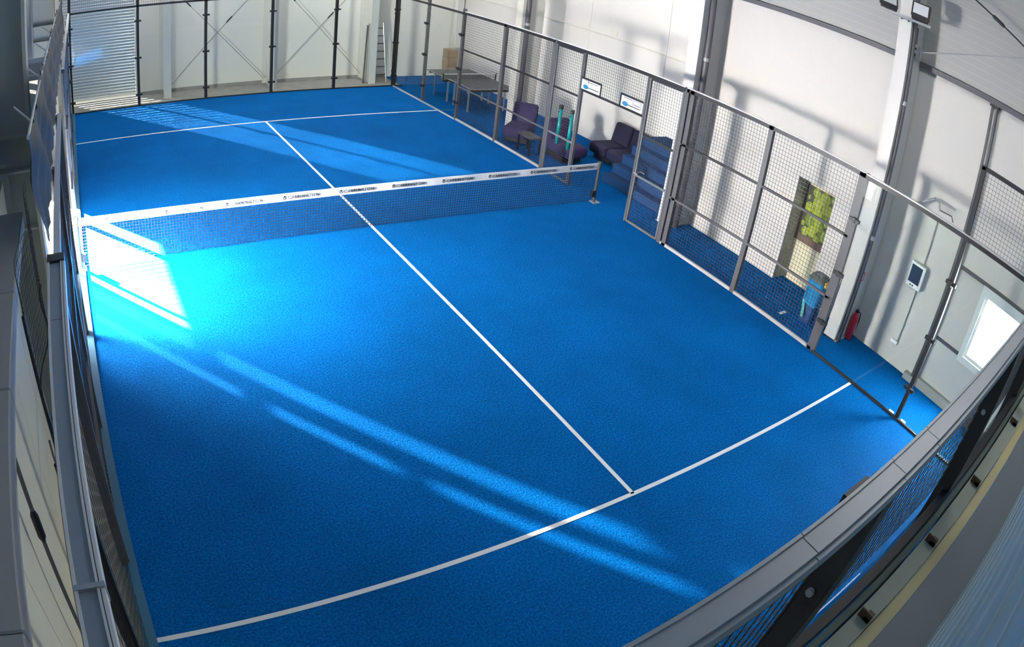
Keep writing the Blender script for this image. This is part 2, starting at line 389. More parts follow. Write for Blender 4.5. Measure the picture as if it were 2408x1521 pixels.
def rod(t, a, b, r=0.012, tb=0.55, material=STEELG, tbm=BLACK, tr=0.022):
    a = Vector(a); b = Vector(b); d = (b-a)
    rd_ = t.part('rod', B().tube([a, b], r, 6), material)
    m0 = a + d*tb - d.normalized()*0.14; m1 = a + d*tb + d.normalized()*0.14
    t.part('turnbuckle', B().tube([m0, m0+(m1-m0)*0.15, m1-(m1-m0)*0.15, m1], [r, tr, tr, r], 8), tbm, rd_)
for (x0, x1, lb) in ((3.04, 6.08, 'crossed steel bracing rods right of the roller door'), (6.34, 9.34, 'crossed steel bracing rods left of the ladder')):
    t = Thing('wall_brace', lb, 'bracing', ((x0+x1)/2, 21.1, 0.2))
    rod(t, (x0, 21.1, 0.2), (x1, 21.1, 3.45), tb=0.62); rod(t, (x1, 21.14, 0.2), (x0, 21.14, 3.45), tb=0.8)
    for x, s in ((x0, 1), (x1, -1)):
        t.part('gusset_plate', B().box(x-0.07, x+0.07, 21.08, 21.16, 0.08, 0.22), STEELW)
# bracing cables high on the right wall
t = Thing('wall_brace', 'thin steel bracing cables high in the top right corner', 'bracing', (11.2, 3.6, 5.1))
rod(t, (11.15, 3.95, 5.12), (11.15, 0.2, 6.42), 0.012, 0.95); rod(t, (11.12, 0.2, 5.42), (11.12, 3.9, 6.75), 0.016, 0.60, BLACK, BLACK, 0.035)
t.part('anchor', B().box(11.05, 11.2, 3.92, 4.0, 5.02, 5.22), STEELG)
# vertical double track beside the panelled wall end
t = Thing('door_track', 'tall double metal track on the right wall beside the window', 'rail', (11.45, 2.36, 0))
t.part('rail', B().box(11.40, 11.5, 2.30, 2.345, 0.0, 4.86), PIPE); t.part('rail', B().box(11.40, 11.5, 2.385, 2.43, 0.0, 4.86), PIPE)
t.part('infill', B().box(11.44, 11.5, 2.345, 2.385, 0.0, 4.86), STEELW); t.part('cap', B().box(11.38, 11.5, 2.27, 2.46, 4.86, 4.90), BLACK)
t.part('foot', B().box(11.36, 11.5, 2.30, 2.58, 0, 0.11), mat('grey_foot', (0.4, 0.4, 0.38), 0.7))

# ================================================================== COURT ENCLOSURE
GP = 0.0625
def mpanel(t, axis, pos, a0, a1, z0, z1, wire=WIRE, th=0.0045, pitch=GP):
    t.part('mesh_panel', B().grid(axis, pos, a0, a1, z0, z1, pitch, th), wire)
def clamp_mesh(axis):
    b = B()
    if axis == 'x': b.box(-0.03, 0.03, -0.10, 0.10, -0.025, 0.025).box(-0.04, 0.04, -0.025, 0.025, -0.04, 0.04)
    else: b.box(-0.10, 0.10, -0.03, 0.03, -0.025, 0.025).box(-0.025, 0.025, -0.04, 0.04, -0.04, 0.04)
    return shared(b, 'clamp', BLACK)
CLX, CLY = clamp_mesh('x'), clamp_mesh('y')
# --- far end wall
t = Thing('end_glass_wall', 'far end glass wall of the court on dark posts', 'glass wall', (5, 20, 0))
for i in range(6):
    x = 2*i
    t.part('post', B().box(x-0.04, x+0.04, 20.0, 20.08, 0, 4.05), BLACK)
    for z in (0.35, 1.45, 2.55): t.inst('clamp', CLY, (x, 19.985, z))
for i in range(5):
    t.part('pane', B().box(2*i+0.045, 2*i+1.955, 19.985, 19.997, 0.03, 2.96), GLASS)
    mpanel(t, 'y', 20.03, 2*i+0.05, 2*i+1.95, 3.03, 4.0)
t.part('middle_rail', B().box(-0.04, 10.04, 20.0, 20.05, 2.965, 3.02), BLACK)
t.part('top_rail', B().box(-0.04, 10.04, 20.0, 20.05, 4.0, 4.05), BLACK)
t.part('bottom_rail', B().box(0, 10, 19.98, 20.0, 0.0, 0.035), BLACK)
# --- near end wall (camera looks down on it)
t = Thing('end_glass_wall', 'near end glass wall with broad grey top rail below the camera', 'glass wall', (5, 0, 0))
PXS = (0.05, 2.0, 4.0, 6.0, 8.0, 9.95)
for x in PXS:
    p_ = t.part('post', B().box(x-0.05, x+0.05, -0.058, 0.045, 0, 3.995), BLACK)
    for z in (3.56, 3.86):
        t.part('bolt', B().tube([(x-0.05, -0.004, z), (x-0.066, -0.004, z)], 0.016, 8), RAIL, p_)
for i in range(len(PXS)-1):
    t.part('pane', B().box(PXS[i]+0.055, PXS[i+1]-0.055, 0.02, 0.032, 0.03, 2.95), GLASS)
    mpanel(t, 'y', 0.038, PXS[i]+0.02, PXS[i+1]-0.055, 3.04, 3.99, WIRE, 0.004, 0.065)
tr = [0.0, 1.5, 2.02, 2.32, 4.0, 6.0, 8.0, 10.04]
for i in range(len(tr)-1):
    t.part('top_rail', B().box(tr[i]+0.002, tr[i+1]-0.002, -0.052, 0.008, 4.0, 4.06).box(tr[i]+0.002, tr[i+1]-0.002, 0.008, 0.018, 4.0, 4.066).box(tr[i]+0.002, tr[i+1]-0.002, -0.066, -0.052, 4.0, 4.045), RAIL)
t.part('middle_rail', B().box(0, 10, -0.062, -0.01, 2.95, 3.03), BLACK)
t.part('pale_strip', B().box(0, 10, -0.095, -0.064, 2.86, 2.93), OLIVE)
t.part('clamp', B().box(1.78, 1.92, 0.018, 0.045, 3.99, 4.03), BLACK)
t.part('bottom_rail', B().box(0, 10, -0.03, 0.03, 0, 0.04), RAIL)
# --- right side: near glass corner
t = Thing('side_glass_wall', 'right glass side panels at the near corner with mesh above', 'glass wall', (10, 2, 0))
for y, z1 in ((0.0, 4.05), (2.0, 4.05), (4.0, 3.05)):
    t.part('post', B().box(10.0, 10.075, y-0.035, y+0.035, 0, z1), BLACK if y < 3 else POST)
    for z in (0.55, 1.4, 2.3):
        if y > 0: t.inst('clamp', CLX, (9.985, y, z))
for y in (0, 2): t.part('pane', B().box(9.985, 9.997, y+0.04, y+1.96, 0.03, 2.96), GLASS)
t.part('bottom_rail', B().box(9.975, 10.02, 0, 4, 0, 0.035), BLACK)
t.part('middle_rail', B().box(9.99, 10.05, 0, 4.0, 2.965, 3.03), BLACK)
t.part('top_strip', B().box(9.995, 10.045, 0, 4.0, 3.03, 3.05), RAIL)
mpanel(t, 'x', 10.03, 0.04, 1.96, 3.06, 4.0)
t.part('top_rail', B().box(10.0, 10.06, -0.02, 2.04, 4.0, 4.06), BLACK)
for y in (1.86, 2.14): t.part('foot_plate', B().box(10.02, 10.09, y-0.05, y+0.05, 0, 0.03), WHITE)
# --- right side: far glass corner
t = Thing('side_glass_wall', 'right glass side panels at the far corner by the table tennis table', 'glass wall', (10, 18, 0))
for y, z1 in ((16.0, 3.12), (18.0, 4.05), (20.0, 4.05)):
    t.part('post', B().box(10.0, 10.08, y-0.04, y+0.04, 0, z1), POST if y < 20 else BLACK)
    for z in (0.5, 1.45, 2.4):
        t.inst('clamp', CLX, (9.985, y, z))
for y in (16, 18): t.part('pane', B().box(9.985, 9.997, y+0.045, y+1.955, 0.03, 2.96), GLASS)
t.part('bottom_rail', B().box(9.975, 10.02, 16, 20, 0, 0.035), RAIL)
t.part('middle_rail', B().box(9.99, 10.05, 16.0, 20, 2.965, 3.02), BLACK)
mpanel(t, 'x', 10.03, 18.04, 19.96, 3.05, 4.0)
t.part('top_rail', B().box(10.0, 10.06, 18, 20, 4.0, 4.05), BLACK)
# --- mesh fences
KERB = mat('blue_grey_kerb', (0.03, 0.13, 0.22), 0.5)
def fence(label, x, ysec, posts, sx=1, cut=None):
    t = Thing('mesh_fence', label, 'fence', (x, (ysec[0]+ysec[-1])/2, 0))
    for y in posts: t.part('post', B().box(x, x+sx*0.08, y-0.05, y+0.05, 0, 3.03) if sx > 0 else B().box(x-0.08, x, y-0.05, y+0.05, 0, 3.03), POST)
    for i in range(len(ysec)-1):
        a, b = ysec[i]+0.05, ysec[i+1]-0.05
        for (z0, z1) in ((0.06, 0.93), (0.97, 1.98), (2.02, 2.98)): mpanel(t, 'x', x+sx*0.03, a, b, z0, z1)
        for z in (0.95, 2.0): t.part('middle_rail', B().box(min(x, x+sx*0.04), max(x, x+sx*0.04), a, b, z-0.02, z+0.02), BLACK if z > 1 else POST)
        t.part('bottom_rail', B().box(min(x, x+sx*0.05), max(x, x+sx*0.05), a, b, 0.0, 0.055), RAIL) if sx > 0 else t.part('kerb', B().box(-0.055, 0.06, a-0.05, b+0.05, -0.012, 0.04), KERB)
        t.part('top_rail', B().box(min(x, x+sx*0.05), max(x, x+sx*0.05), a-0.05, b+0.05, 2.97, 3.04), BLACK)
        t.part('top_strip', B().box(min(x, x+sx*0.05), max(x, x+sx*0.05), a-0.05, b+0.05, 3.04, 3.055), LINE)
    return t
fence('right wire mesh fence between the bin and the blue steps', 10.0, [4.0, 6.0, 8.0], [4.08, 6.0, 7.86, 8.0])
fence('right wire mesh fence in front of the table tennis table', 10.0, [12.0, 14.0, 16.0], [12.0, 14.0])
fence('left wire mesh fence between the near glass and the bright doorway', 0.0, [4.0, 6.0, 8.0], [4.0, 6.0, 8.0], -1)
fence('left wire mesh fence beyond the net', 0.0, [11.0, 12.0, 14.0, 16.0], [12.0, 14.0, 16.0], -1)
# --- entrance: gate frame, two leaves, header mesh
t = Thing('entrance_frame', 'dark entrance frame with mesh header above the net post', 'frame', (10, 10, 0))
for y in (9.02, 10.95): t.part('post', B().box(10.0, 10.05, y-0.025, y+0.025, 0, 2.965), POST)
t.part('header_rail', B().box(10.0, 10.045, 9.05, 10.92, 2.15, 2.19), BLACK)
mpanel(t, 'x', 10.03, 9.05, 10.92, 2.19, 2.98)
t.part('top_rail', B().box(10.0, 10.05, 8.99, 10.98, 2.97, 3.04), BLACK)
t.part('top_strip', B().box(10.0, 10.05, 8.99, 10.98, 3.04, 3.055), LINE)
def leaf(label, y0, y1, zr, zt, hy):
    g = Thing('mesh_gate', label, 'gate', (10, (y0+y1)/2, 0.02))
    for y in (y0+0.02, y1-0.02): g.part('stile', B().box(10.0, 10.04, y-0.02, y+0.02, 0.02, 2.96), GATE)
    zz = [0.03] + list(zt) + [2.95]
    g.part('top_rail', B().box(10.0, 10.05, y0, y1, 2.97, 3.04), BLACK); g.part('top_strip', B().box(10.0, 10.05, y0, y1, 3.04, 3.055), LINE)
    for i, z in enumerate(zz): g.part('rail', B().box(10.0, 10.04, y0+0.04, y1-0.04, z-0.02, z+0.02), GATE if z < 1.5 else BLACK)
    for i in range(len(zz)-1): mpanel(g, 'x', 10.03, y0+0.05, y1-0.05, zz[i]+0.02, zz[i+1]-0.02)
    if hy is not None:
        g.part('handle', B().tube([(10.0, hy-0.02, 1.06), (9.93, hy-0.02, 1.06), (9.93, hy+sgn(hy)*0.12, 1.06)], 0.013, 8), ALU)
        g.part('handle', B().tube([(10.04, hy-0.02, 1.06), (10.12, hy-0.02, 1.06), (10.12, hy+sgn(hy)*0.12, 1.06)], 0.013, 8), ALU)
def sgn(v): return -1 if v > 10 else -1
leaf('mesh gate leaf with a lever handle in front of the blue steps', 8.06, 8.985, True, (1.0, 1.80), 8.95)
leaf('narrow mesh gate leaf carrying the two teal tubes', 10.985, 11.94, True, (0.95, 2.0), None)
KERB = mat('blue_grey_kerb', (0.03, 0.13, 0.22), 0.5)
# --- left side glass and rails
for (y0, lb) in ((0, 'left side panels at the near corner under a broad grey rail'), (16, 'left glass side panels at the far corner by the roller door')):
    t = Thing('side_wall' if y0 == 0 else 'side_glass_wall', lb, 'side wall' if y0 == 0 else 'glass wall', (0, y0+2, 0))
    for y in ((0.0, 2.0) if y0 == 0 else (18.0, 20.0)):
        t.part('post', B().box(-0.075, 0, y-0.035, y+0.035, 0, 3.0), BLACK)
        if y0: t.inst('clamp', CLX, (0.012, y, 1.4)); t.inst('clamp', CLX, (0.012, y, 2.4))
    for y in (y0, y0+2):
        if y0: t.part('pane', B().box(0.0, 0.012, y+0.04, y+1.96, 0.03, 2.96), GLASS)
        else: mpanel(t, 'x', -0.02, y+0.04, y+1.96, 0.06, 2.96, WIRE, 0.0025, 0.12)
    t.part('kerb', B().box(-0.055, 0.06, y0, y0+4, -0.012, 0.04), KERB)
    if y0 == 0:
        for (a, b) in ((-0.02, 1.28), (1.285, 3.2), (3.205, 3.93)):
            r0 = t.part('top_rail', B().box(-0.075, 0.015, a, b, 3.0, 3.06), mat('blue_grey_top_rail', (0.30, 0.345, 0.39), 0.4))
            t.part('rail_edge', B().box(-0.088, -0.075, a, b, 2.99, 3.075).box(0.0, 0.01, a, b, 3.06, 3.072).box(0.015, 0.03, a, b, 2.99, 3.07), WHITE, r0)
        t.part('end_cap', B().box(-0.09, 0.03, 3.93, 4.04, 2.985, 3.08), BLACK)
        t.part('strap', B().box(-0.092, 0.034, 1.27, 1.295, 2.98, 3.08), ALU)
    else:
        t.part('top_rail', B().box(-0.05, 0.01, y0, y0+4, 2.965, 3.03), WHITE)

# ================================================================== NET
def net_z(x): return 0.80 + 0.06*((x-5)/5)**2
t = Thing('padel_net', 'dark padel net with white lettered top band across the court', 'net', (5, 10, 0))
nb = B(); pitch = 0.05
xs = [0.06 + i*pitch for i in range(int((9.92-0.06)/pitch)+1)]
for x in xs: nb.box(x-0.0025, x+0.0025, 9.998, 10.002, 0.02, net_z(x)-0.1)
for k in range(14):
    for i in range(20):
        a = 0.06+i*0.493; b = a+0.493; f = (k+0.5)/14
        za = 0.02+(net_z(a)-0.12)*f; zb = 0.02+(net_z(b)-0.12)*f
        nb.add([(a, 9.998, za-.0025), (b, 9.998, zb-.0025), (b, 10.002, zb-.0025), (a, 10.002, za-.0025), (a, 9.998, za+.0025), (b, 9.998, zb+.0025), (b, 10.002, zb+.0025), (a, 10.002, za+.0025)],
               [(0,3,2,1),(4,5,6,7),(0,1,5,4),(1,2,6,5),(2,3,7,6),(3,0,4,7)])
t.part('netting', nb, NETCORD)
bb = B(); N = 60
for s in (0, 1):
    for i in range(N+1):
        x = 0.03+9.91*i/N; zt = net_z(x)
        yy = 10 + (0.006 if s else -0.006) + 0.003*math.sin(x*9)
        bb.v += [(x, yy, zt-0.135), (x, yy, zt)]
for s in (0, 1):
    o_ = s*(N+1)*2
    for i in range(N):
        a = o_+2*i; bb.f.append((a, a+2, a+3, a+1) if s == 0 else (a, a+1, a+3, a+2))
for i in range(N):
    a = 2*i; c = (N+1)*2+2*i; bb.f.append((a+1, a+3, c+3, c+1))
band = t.part('top_band', bb, BAND)
tm = text_mesh('CARRINGTON', 0.078); tm.materials.append(INK)
lx = [0.45, 1.42, 2.40, 3.36, 4.34, 5.30, 6.28, 7.25, 8.20, 9.17]
for x in lx:
    xx = min(x+0.15, 9.92); zc = net_z(x+0.3)-0.068
    slope = math.atan((net_z(x+0.6)-net_z(x))/0.6)
    o = link('lettering', tm, None, band); o.location = Vector((x+0.10, 9.984, zc-0.028)) - t.org
    o.rotation_euler = (PI/2, -slope, 0)
    ring = B()
    for k in range(14):
        a0 = 0.9+k/14*5.3; a1 = 0.9+(k+1)/14*5.3; c = Vector((x+0.045, 9.984, zc))
        p0 = c+Vector((math.cos(a0), 0, math.sin(a0)))*0.032; p1 = c+Vector((math.cos(a1), 0, math.sin(a1)))*0.032
        q0 = c+Vector((math.cos(a0), 0, math.sin(a0)))*0.019; q1 = c+Vector((math.cos(a1), 0, math.sin(a1)))*0.019
        e = Vector((0, -0.002, 0)); ring.add([p0, p1, q1, q0, p0+e, p1+e, q1+e, q0+e], [(0,1,2,3),(7,6,5,4),(0,4,5,1),(1,5,6,2),(2,6,7,3),(3,7,4,0)])
    ring.box(x+0.036, x+0.056, 9.982, 9.984, zc-0.004, zc+0.022)
    t.part('emblem', ring, INK, band)
for x, s in ((9.99, 1), (0.0, -1)):
    t.part('post', B().tube([(x, 10, 0.02), (x, 10, 0.86)], 0.036, 12), mat('dark_net_post', (0.04, 0.044, 0.046), 0.5), smooth=False)
    t.part('post_cap', B().tube([(x, 10, 0.80), (x, 10, 0.885)], 0.05, 12), mat('dark_net_post', (0.04, 0.044, 0.046), 0.5))
    t.part('base_plate', B().box(x-0.09, x+0.09, 9.88, 10.06, 0.0, 0.02), ALU)
    t.part('winch', B().box(x-0.10, x-0.03, 9.96, 10.03, 0.12, 0.26) if s > 0 else B().box(x+0.03, x+0.10, 9.96, 10.03, 0.12, 0.26), BLACK)

# ================================================================== THINGS ON THE RIGHT
# two instruction signs on the gate header
def sign(label, y0, y1, mode):
    s = Thing('rules_sign', label, 'sign', (9.99, (y0+y1)/2, 2.2))
    s.part('board', B().box(9.975, 9.995, y0, y1, 2.20, 2.45), WHITE)
    fr = B().box(9.965, 9.975, y0-0.015, y1+0.015, 2.425, 2.47).box(9.965, 9.975, y0-0.015, y1+0.015, 2.18, 2.21)
    if mode == 0: fr.box(9.965, 9.975, y0-0.02, y0+0.015, 2.2, 2.45)
    else: fr.box(9.965, 9.975, y1-0.015, y1+0.02, 2.2, 2.45)
    s.part('frame', fr, BLACK)
    x = 9.974
    U = (0, 1, 0); V_ = (0, 0, 1)
    yl = y1 - 0.14
    s.part('racket_print', B().disc((x, yl, 2.275), (0, 0, 1), (0, 1, 0), 0.048, 0.085, 20, 0.003), BLUEP)
    s.part('racket_handle_print', B().box(x-0.003, x, y0+0.06, yl-0.08, 2.264, 2.282), INK)
    if mode == 0:
        s.part('line_print', B().box(x-0.003, x, y0+0.10, y1-0.22, 2.385, 2.397).box(x-0.003, x, y1-0.22, y1-0.205, 2.36, 2.42), INK)
        s.part('text_print', B().box(x-0.003, x, y0+0.04, y1-0.26, 2.30, 2.35), PALEP)
        s.part('text_print', B().box(x-0.003, x, y1-0.2, y1-0.06, 2.40, 2.412).box(x-0.003, x, y1-0.2, y1-0.06, 2.35, 2.36), GREYP)
    else:
        s.part('line_print', B().box(x-0.003, x, y0+0.30, y1-0.08, 2.392, 2.404), INK)
        s.part('box_print', B().box(x-0.003, x, y0+0.05, y0+0.27, 2.40, 2.408).box(x-0.003, x, y0+0.27, y0+0.278, 2.30, 2.408).box(x-0.003, x, y0+0.04, y0+0.05, 2.27, 2.408), INK)
        s.part('text_print', B().box(x-0.003, x, y0+0.07, y0+0.25, 2.31, 2.335), GREYP)
sign('white sign with blue racket print, far one above the entrance', 10.30, 10.92, 0)
sign('white sign with blue racket print and box, near one above the entrance', 9.05, 9.68, 1)

# lounge chairs
def chair(label, c, yaw, material, group):
    t = Thing('lounge_chair', label, 'chair', (c[0], c[1], 0), group)
    R = Matrix.Rotation(yaw, 3, 'Z')       # faces local -Y
    def P(x, y, z): return Vector((c[0], c[1], 0)) + R @ Vector((x, y, z))
    t.part('base', B().rbox(P(0, 0.02, 0.09), 0.60, 0.70, 0.18, 0.03, R), mat('chair_base', (0.01, 0.01, 0.02), 0.7))
    t.part('seat', B().rbox(P(0, -0.10, 0.30), 0.66, 0.88, 0.28, 0.09, R, 4), material, smooth=True)
    Rb = R @ Matrix.Rotation(-0.24, 3, 'X')
    t.part('backrest', B().rbox(P(0, 0.335, 0.60), 0.64, 0.22, 0.66, 0.075, Rb, 4), material, smooth=True)
chair('dark purple lounge chair turned toward the court behind the bench', (10.82, 14.05), math.radians(-50), PURPLE, 'lounge chairs')
chair('dark purple lounge chair behind the gate with teal tubes', (11.12, 12.55), math.radians(0), PURPLE, 'lounge chairs')
chair('navy lounge chair against the wall, farther from the blue steps', (12.46, 12.28), math.radians(-90), NAVY, 'lounge chairs')
chair('navy lounge chair against the wall, right beside the blue steps', (12.46, 11.60), math.radians(-90), NAVY, 'lounge chairs')
# low bench
t = Thing('low_table', 'small dark low table with four legs between the purple chairs and fence', 'table', (10.42, 13.08, 0))
t.part('tabletop', B().box(10.24, 10.60, 12.80, 13.36, 0.42, 0.455), mat('grey_brown_top', (0.12, 0.11, 0.10), 0.4))
for x in (10.27, 10.57):
    for y in (12.84, 13.32): t.part('leg', B().box(x-0.02, x+0.02, y-0.02, y+0.02, 0, 0.42), BLACK)
# teal tubes on the gate leaf
for y, lb in ((11.64, 'teal ball tube with black cap hanging on the gate, farther one'), (11.24, 'teal ball tube with black cap hanging on the gate, nearer one')):
    t = Thing('ball_tube', lb, 'tube', (10.10, y, 0.72), 'teal tubes on the gate')
    t.part('tube', B().tube([(10.10, y, 0.72), (10.10, y, 1.54)], 0.042, 14), TEAL, smooth=True)
    t.part('cap', B().tube([(10.10, y, 1.54), (10.10, y, 1.62)], 0.05, 14), BLACK)
    t.part('hook', B().box(10.035, 10.10, y-0.01, y+0.01, 1.46, 1.48), BLACK)
# blue carpeted steps
t = Thing('carpeted_steps', 'blue carpeted steps rising to the wall behind the gate', 'steps', (12.0, 10.0, 0))
for i in range(5):
    x0 = 11.1+0.27*i
    t.part('step', B().rbox(((x0+13.03)/2, 10.02, 0.105+0.21*i), 13.03-x0, 2.02, 0.21, 0.012, None, 2), CARPET)
single('wood_block', B().rbox((12.75, 10.2, 1.13), 0.10, 0.20, 0.14, 0.01), WOOD, 'small brown box lying on top of the blue steps', 'box', (12.75, 10.2, 1.06))
# table tennis table
t = Thing('table_tennis_table', 'dark grey table tennis table with net behind the far fence', 'table', (11.41, 17.68, 0))
for (y0, y1) in ((16.31, 17.675), (17.685, 19.05)):
    tp = t.part('tabletop', B().box(10.65, 12.175, y0, y1, 0.735, 0.76), DARKPLY)
    t.part('edge_line', B().box(10.65, 10.67, y0, y1, 0.76, 0.762).box(12.155, 12.175, y0, y1, 0.76, 0.762).box(10.67, 12.155, (y0 if y0 < 17 else y1-0.02), (y0+0.02 if y0 < 17 else y1), 0.76, 0.762), LINE, tp)
    t.part('apron', B().box(10.72, 12.10, y0+0.08, y0+0.11, 0.66, 0.735), BLACK)
    t.part('apron', B().box(10.72, 12.10, y1-0.11, y1-0.08, 0.66, 0.735), BLACK)
    for x in (10.8, 12.02):
        yy = y0+0.35 if y0 < 17 else y1-0.35
        t.part('leg', B().box(x-0.02, x+0.02, yy-0.02, yy+0.02, 0, 0.735), ALU)
        t.part('leg', B().box(x-0.02, x+0.02, 17.68+(-0.2 if y0 < 17 else 0.2)-0.02, 17.68+(-0.2 if y0 < 17 else 0.2)+0.02, 0, 0.735), ALU)
nt_ = t.part('net', B().grid('y', 17.68, 10.50, 12.33, 0.765, 0.90, 0.03, 0.004), NETCORD)
t.part('net_tape', B().box(10.5, 12.33, 17.674, 17.686, 0.895, 0.915), LINE, nt_)
for x in (10.5, 12.33):
    t.part('net_post', B().box(x-0.012, x+0.012, 17.66, 17.70, 0.70, 0.93), BLACK)
    t.part('net_clamp', B().box(min(x, 10.67) if x < 11 else 12.155, 10.67 if x < 11 else max(x, 12.2), 17.64, 17.72, 0.68, 0.73), BLACK)
# cartons in the corner
t = Thing('carton_stack', 'stacked brown cartons behind the table tennis table', 'box', (12.35, 20.6, 0))
for i in range(4): t.part('carton', B().rbox((12.35+0.01*(i % 2), 20.6, 0.14+0.28*i), 0.36, 0.4, 0.272, 0.008, None, 1), BOARD)
# ladder and planks
t = Thing('ladder', 'grey aluminium ladder leaning against the far wall column', 'ladder', (9.9, 20.75, -0.012))
def lad(u, z): 
    f = z/2.0; w = 0.19-0.07*f
    return Vector((9.90-0.10*f+u*w, 20.72+0.12*f, -0.01+z))
for s in (-1, 1): t.part('stile', B().tube([lad(s, 0), lad(s, 2.0)], 0.025, 6), ALU)
for i in range(7): t.part('rung', B().tube([lad(-1, 0.25+0.26*i), lad(1, 0.25+0.26*i)], 0.018, 6), POST)
t = Thing('leaning_planks', 'thin grey planks leaning left of the ladder column', 'planks', (9.26, 20.5, -0.012))
t.part('plank', B().obox((9.30, 20.58, 0.99), (0.012, 0, 0), (0, 0.03, 0), (0.03, 0.03, 1.0)), ALU)
t.part('plank', B().obox((9.25, 20.60, 0.96), (0.012, 0, 0), (0, 0.03, 0), (0.04, 0.03, 0.97)), POST)
# poster in the niche
t = Thing('tennis_ball_poster', 'poster of yellow-green tennis balls in the wall niche', 'poster', (11.88, 5.72, 0.82))
px = 11.885
t.part('sheet', B().box(px, px+0.012, 5.30, 6.08, 0.82, 1.93), POSTERBG)
t.part('frame_strip', B().box(px-0.012, px, 6.02, 6.08, 0.82, 1.93).box(px-0.012, px, 5.30, 6.02, 0.82, 0.97), WOOD)
bl = [(5.42, 1.86, .085), (5.60, 1.80, .105), (5.82, 1.84, .10), (5.97, 1.70, .075), (5.75, 1.66, .095), (5.50, 1.62, .10), (5.36, 1.72, .06), (5.92, 1.52, .09), (5.70, 1.46, .10), (5.47, 1.42, .095), (5.35, 1.28, .06),
      (5.60, 1.27, .10), (5.83, 1.30, .10), (5.97, 1.18, .06), (5.72, 1.11, .09), (5.46, 1.13, .095), (5.88, 1.05, .07), (5.58, 1.01, .06)]
for i, (yy, zz, rr) in enumerate(bl):
    rr = min(rr*1.25, yy-5.30, 6.02-yy, 1.93-zz)
    bo = t.part('ball_print', B().disc((px-0.001-0.0004*(i % 5), yy, zz), (0, 0, 1), (0, 1, 0), rr*1.02, rr*0.98, 22, 0.002), BALL if i % 3 else BALLD)
    arc = B(); pts = [(px-0.005-0.0004*(i % 5), yy+rr*0.75*math.cos(a)-rr*0.65, zz+rr*0.85*math.sin(a)) for a in [(-0.9+1.8*k/8) for k in range(9)]]
    arc.tube(pts, 0.0045, 5); t.part('seam_print', arc, PALEP, bo)
# bin with blue bag
t = Thing('waste_bin', 'grey-lidded waste bin with blue bag beside the glass end post', 'bin', (10.83, 4.70, 0))
def frust(cx, cy, z0, z1, a0, a1, n=20, wob=0.0):
    b = B(); vs = []
    for (z, a) in ((z0, a0), ((z0+z1)/2, (a0+a1)/2), (z1, a1)):
        for k in range(n):
            th = 2*PI*k/n; sq = 1/max(abs(math.cos(th)), abs(math.sin(th)))**0.7; w = 1+wob*math.sin(5*th+z*7)
            vs.append((cx+a*sq*w*math.cos(th), cy+a*sq*w*math.sin(th), z))
    fs = [tuple(range(n-1, -1, -1)), tuple(range(2*n, 3*n))]
    for i in range(2):
        for k in range(n): fs.append((i*n+k, i*n+(k+1) % n, (i+1)*n+(k+1) % n, (i+1)*n+k))
    return b.add(vs, fs)
t.part('body', frust(10.83, 4.70, 0, 0.78, 0.13, 0.165), mat('bin_body_blue', (0.01, 0.07, 0.22), 0.5))
t.part('bag', frust(10.83, 4.70, 0.34, 0.80, 0.165, 0.19, 28, 0.04), BAG)
t.part('bag_tail', B().obox((10.70, 4.80, 0.24), (0.05, 0.02, 0), (0, 0.03, 0), (0.02, 0.04, 0.14)), TEAL)
t.part('lid', frust(10.83, 4.70, 0.80, 0.88, 0.20, 0.15), BINLID)
t.part('lid_flap', B().box(10.74, 10.92, 4.63, 4.77, 0.88, 0.89), GREYP)
t.part('yellow_rag', B().rbox((10.80, 4.50, 0.80), 0.18, 0.07, 0.10, 0.03), YELLOW)
single('paper_scrap', B().box(10.42, 10.62, 5.06, 5.12, 0, 0.004), WHITE, 'white strip of paper lying on the blue floor by the bin', 'paper', (10.5, 5.1, 0))
t = Thing('junction_box', 'small yellowish box with hanging cable on the floodlight column', 'box', (10.78, 4.30, 0.92))
t.part('housing', B().rbox((10.86, 4.31, 1.0), 0.12, 0.09, 0.16, 0.01), mat('yellowed_plastic', (0.55, 0.50, 0.28), 0.5))
t.part('cable', B().tube([(10.82, 4.30, 0.92), (10.83, 4.31, 0.7), (10.79, 4.30, 0.4), (10.78, 4.27, 0.1), (10.78, 4.26, 0.01)], 0.008, 6), BLACK)
# fire extinguisher and its sign
t = Thing('fire_extinguisher', 'red fire extinguisher at the foot of the floodlight column', 'extinguisher', (11.24, 3.92, 0))
t.part('cylinder', B().tube([(11.24, 3.92, 0.0), (11.24, 3.92, 0.03), (11.24, 3.92, 0.42), (11.24, 3.92, 0.48), (11.24, 3.92, 0.52)], [0.06, 0.07, 0.07, 0.05, 0.025], 16), RED, smooth=True)
t.part('valve', B().box(11.215, 11.265, 3.89, 3.95, 0.52, 0.56).box(11.16, 11.26, 3.91, 3.93, 0.56, 0.585), BLACK)
t.part('hose', B().tube([(11.27, 3.92, 0.54), (11.33, 3.87, 0.50), (11.34, 3.86, 0.35), (11.31, 3.86, 0.18)], 0.012, 6), BLACK)
t.part('instruction_label', B().box(11.20, 11.28, 3.842, 3.848, 0.2, 0.34), mat('pale_red_label', (0.6, 0.25, 0.28), 0.5))
t = Thing('fire_sign', 'small red and white fire equipment sign on the floodlight column', 'sign', (11.10, 4.0, 1.12))
t.part('plate', B().box(11.03, 11.17, 3.995, 4.002, 1.10, 1.26), RED); t.part('pictogram', B().box(11.075, 11.125, 3.992, 3.995, 1.13, 1.23), WHITE)
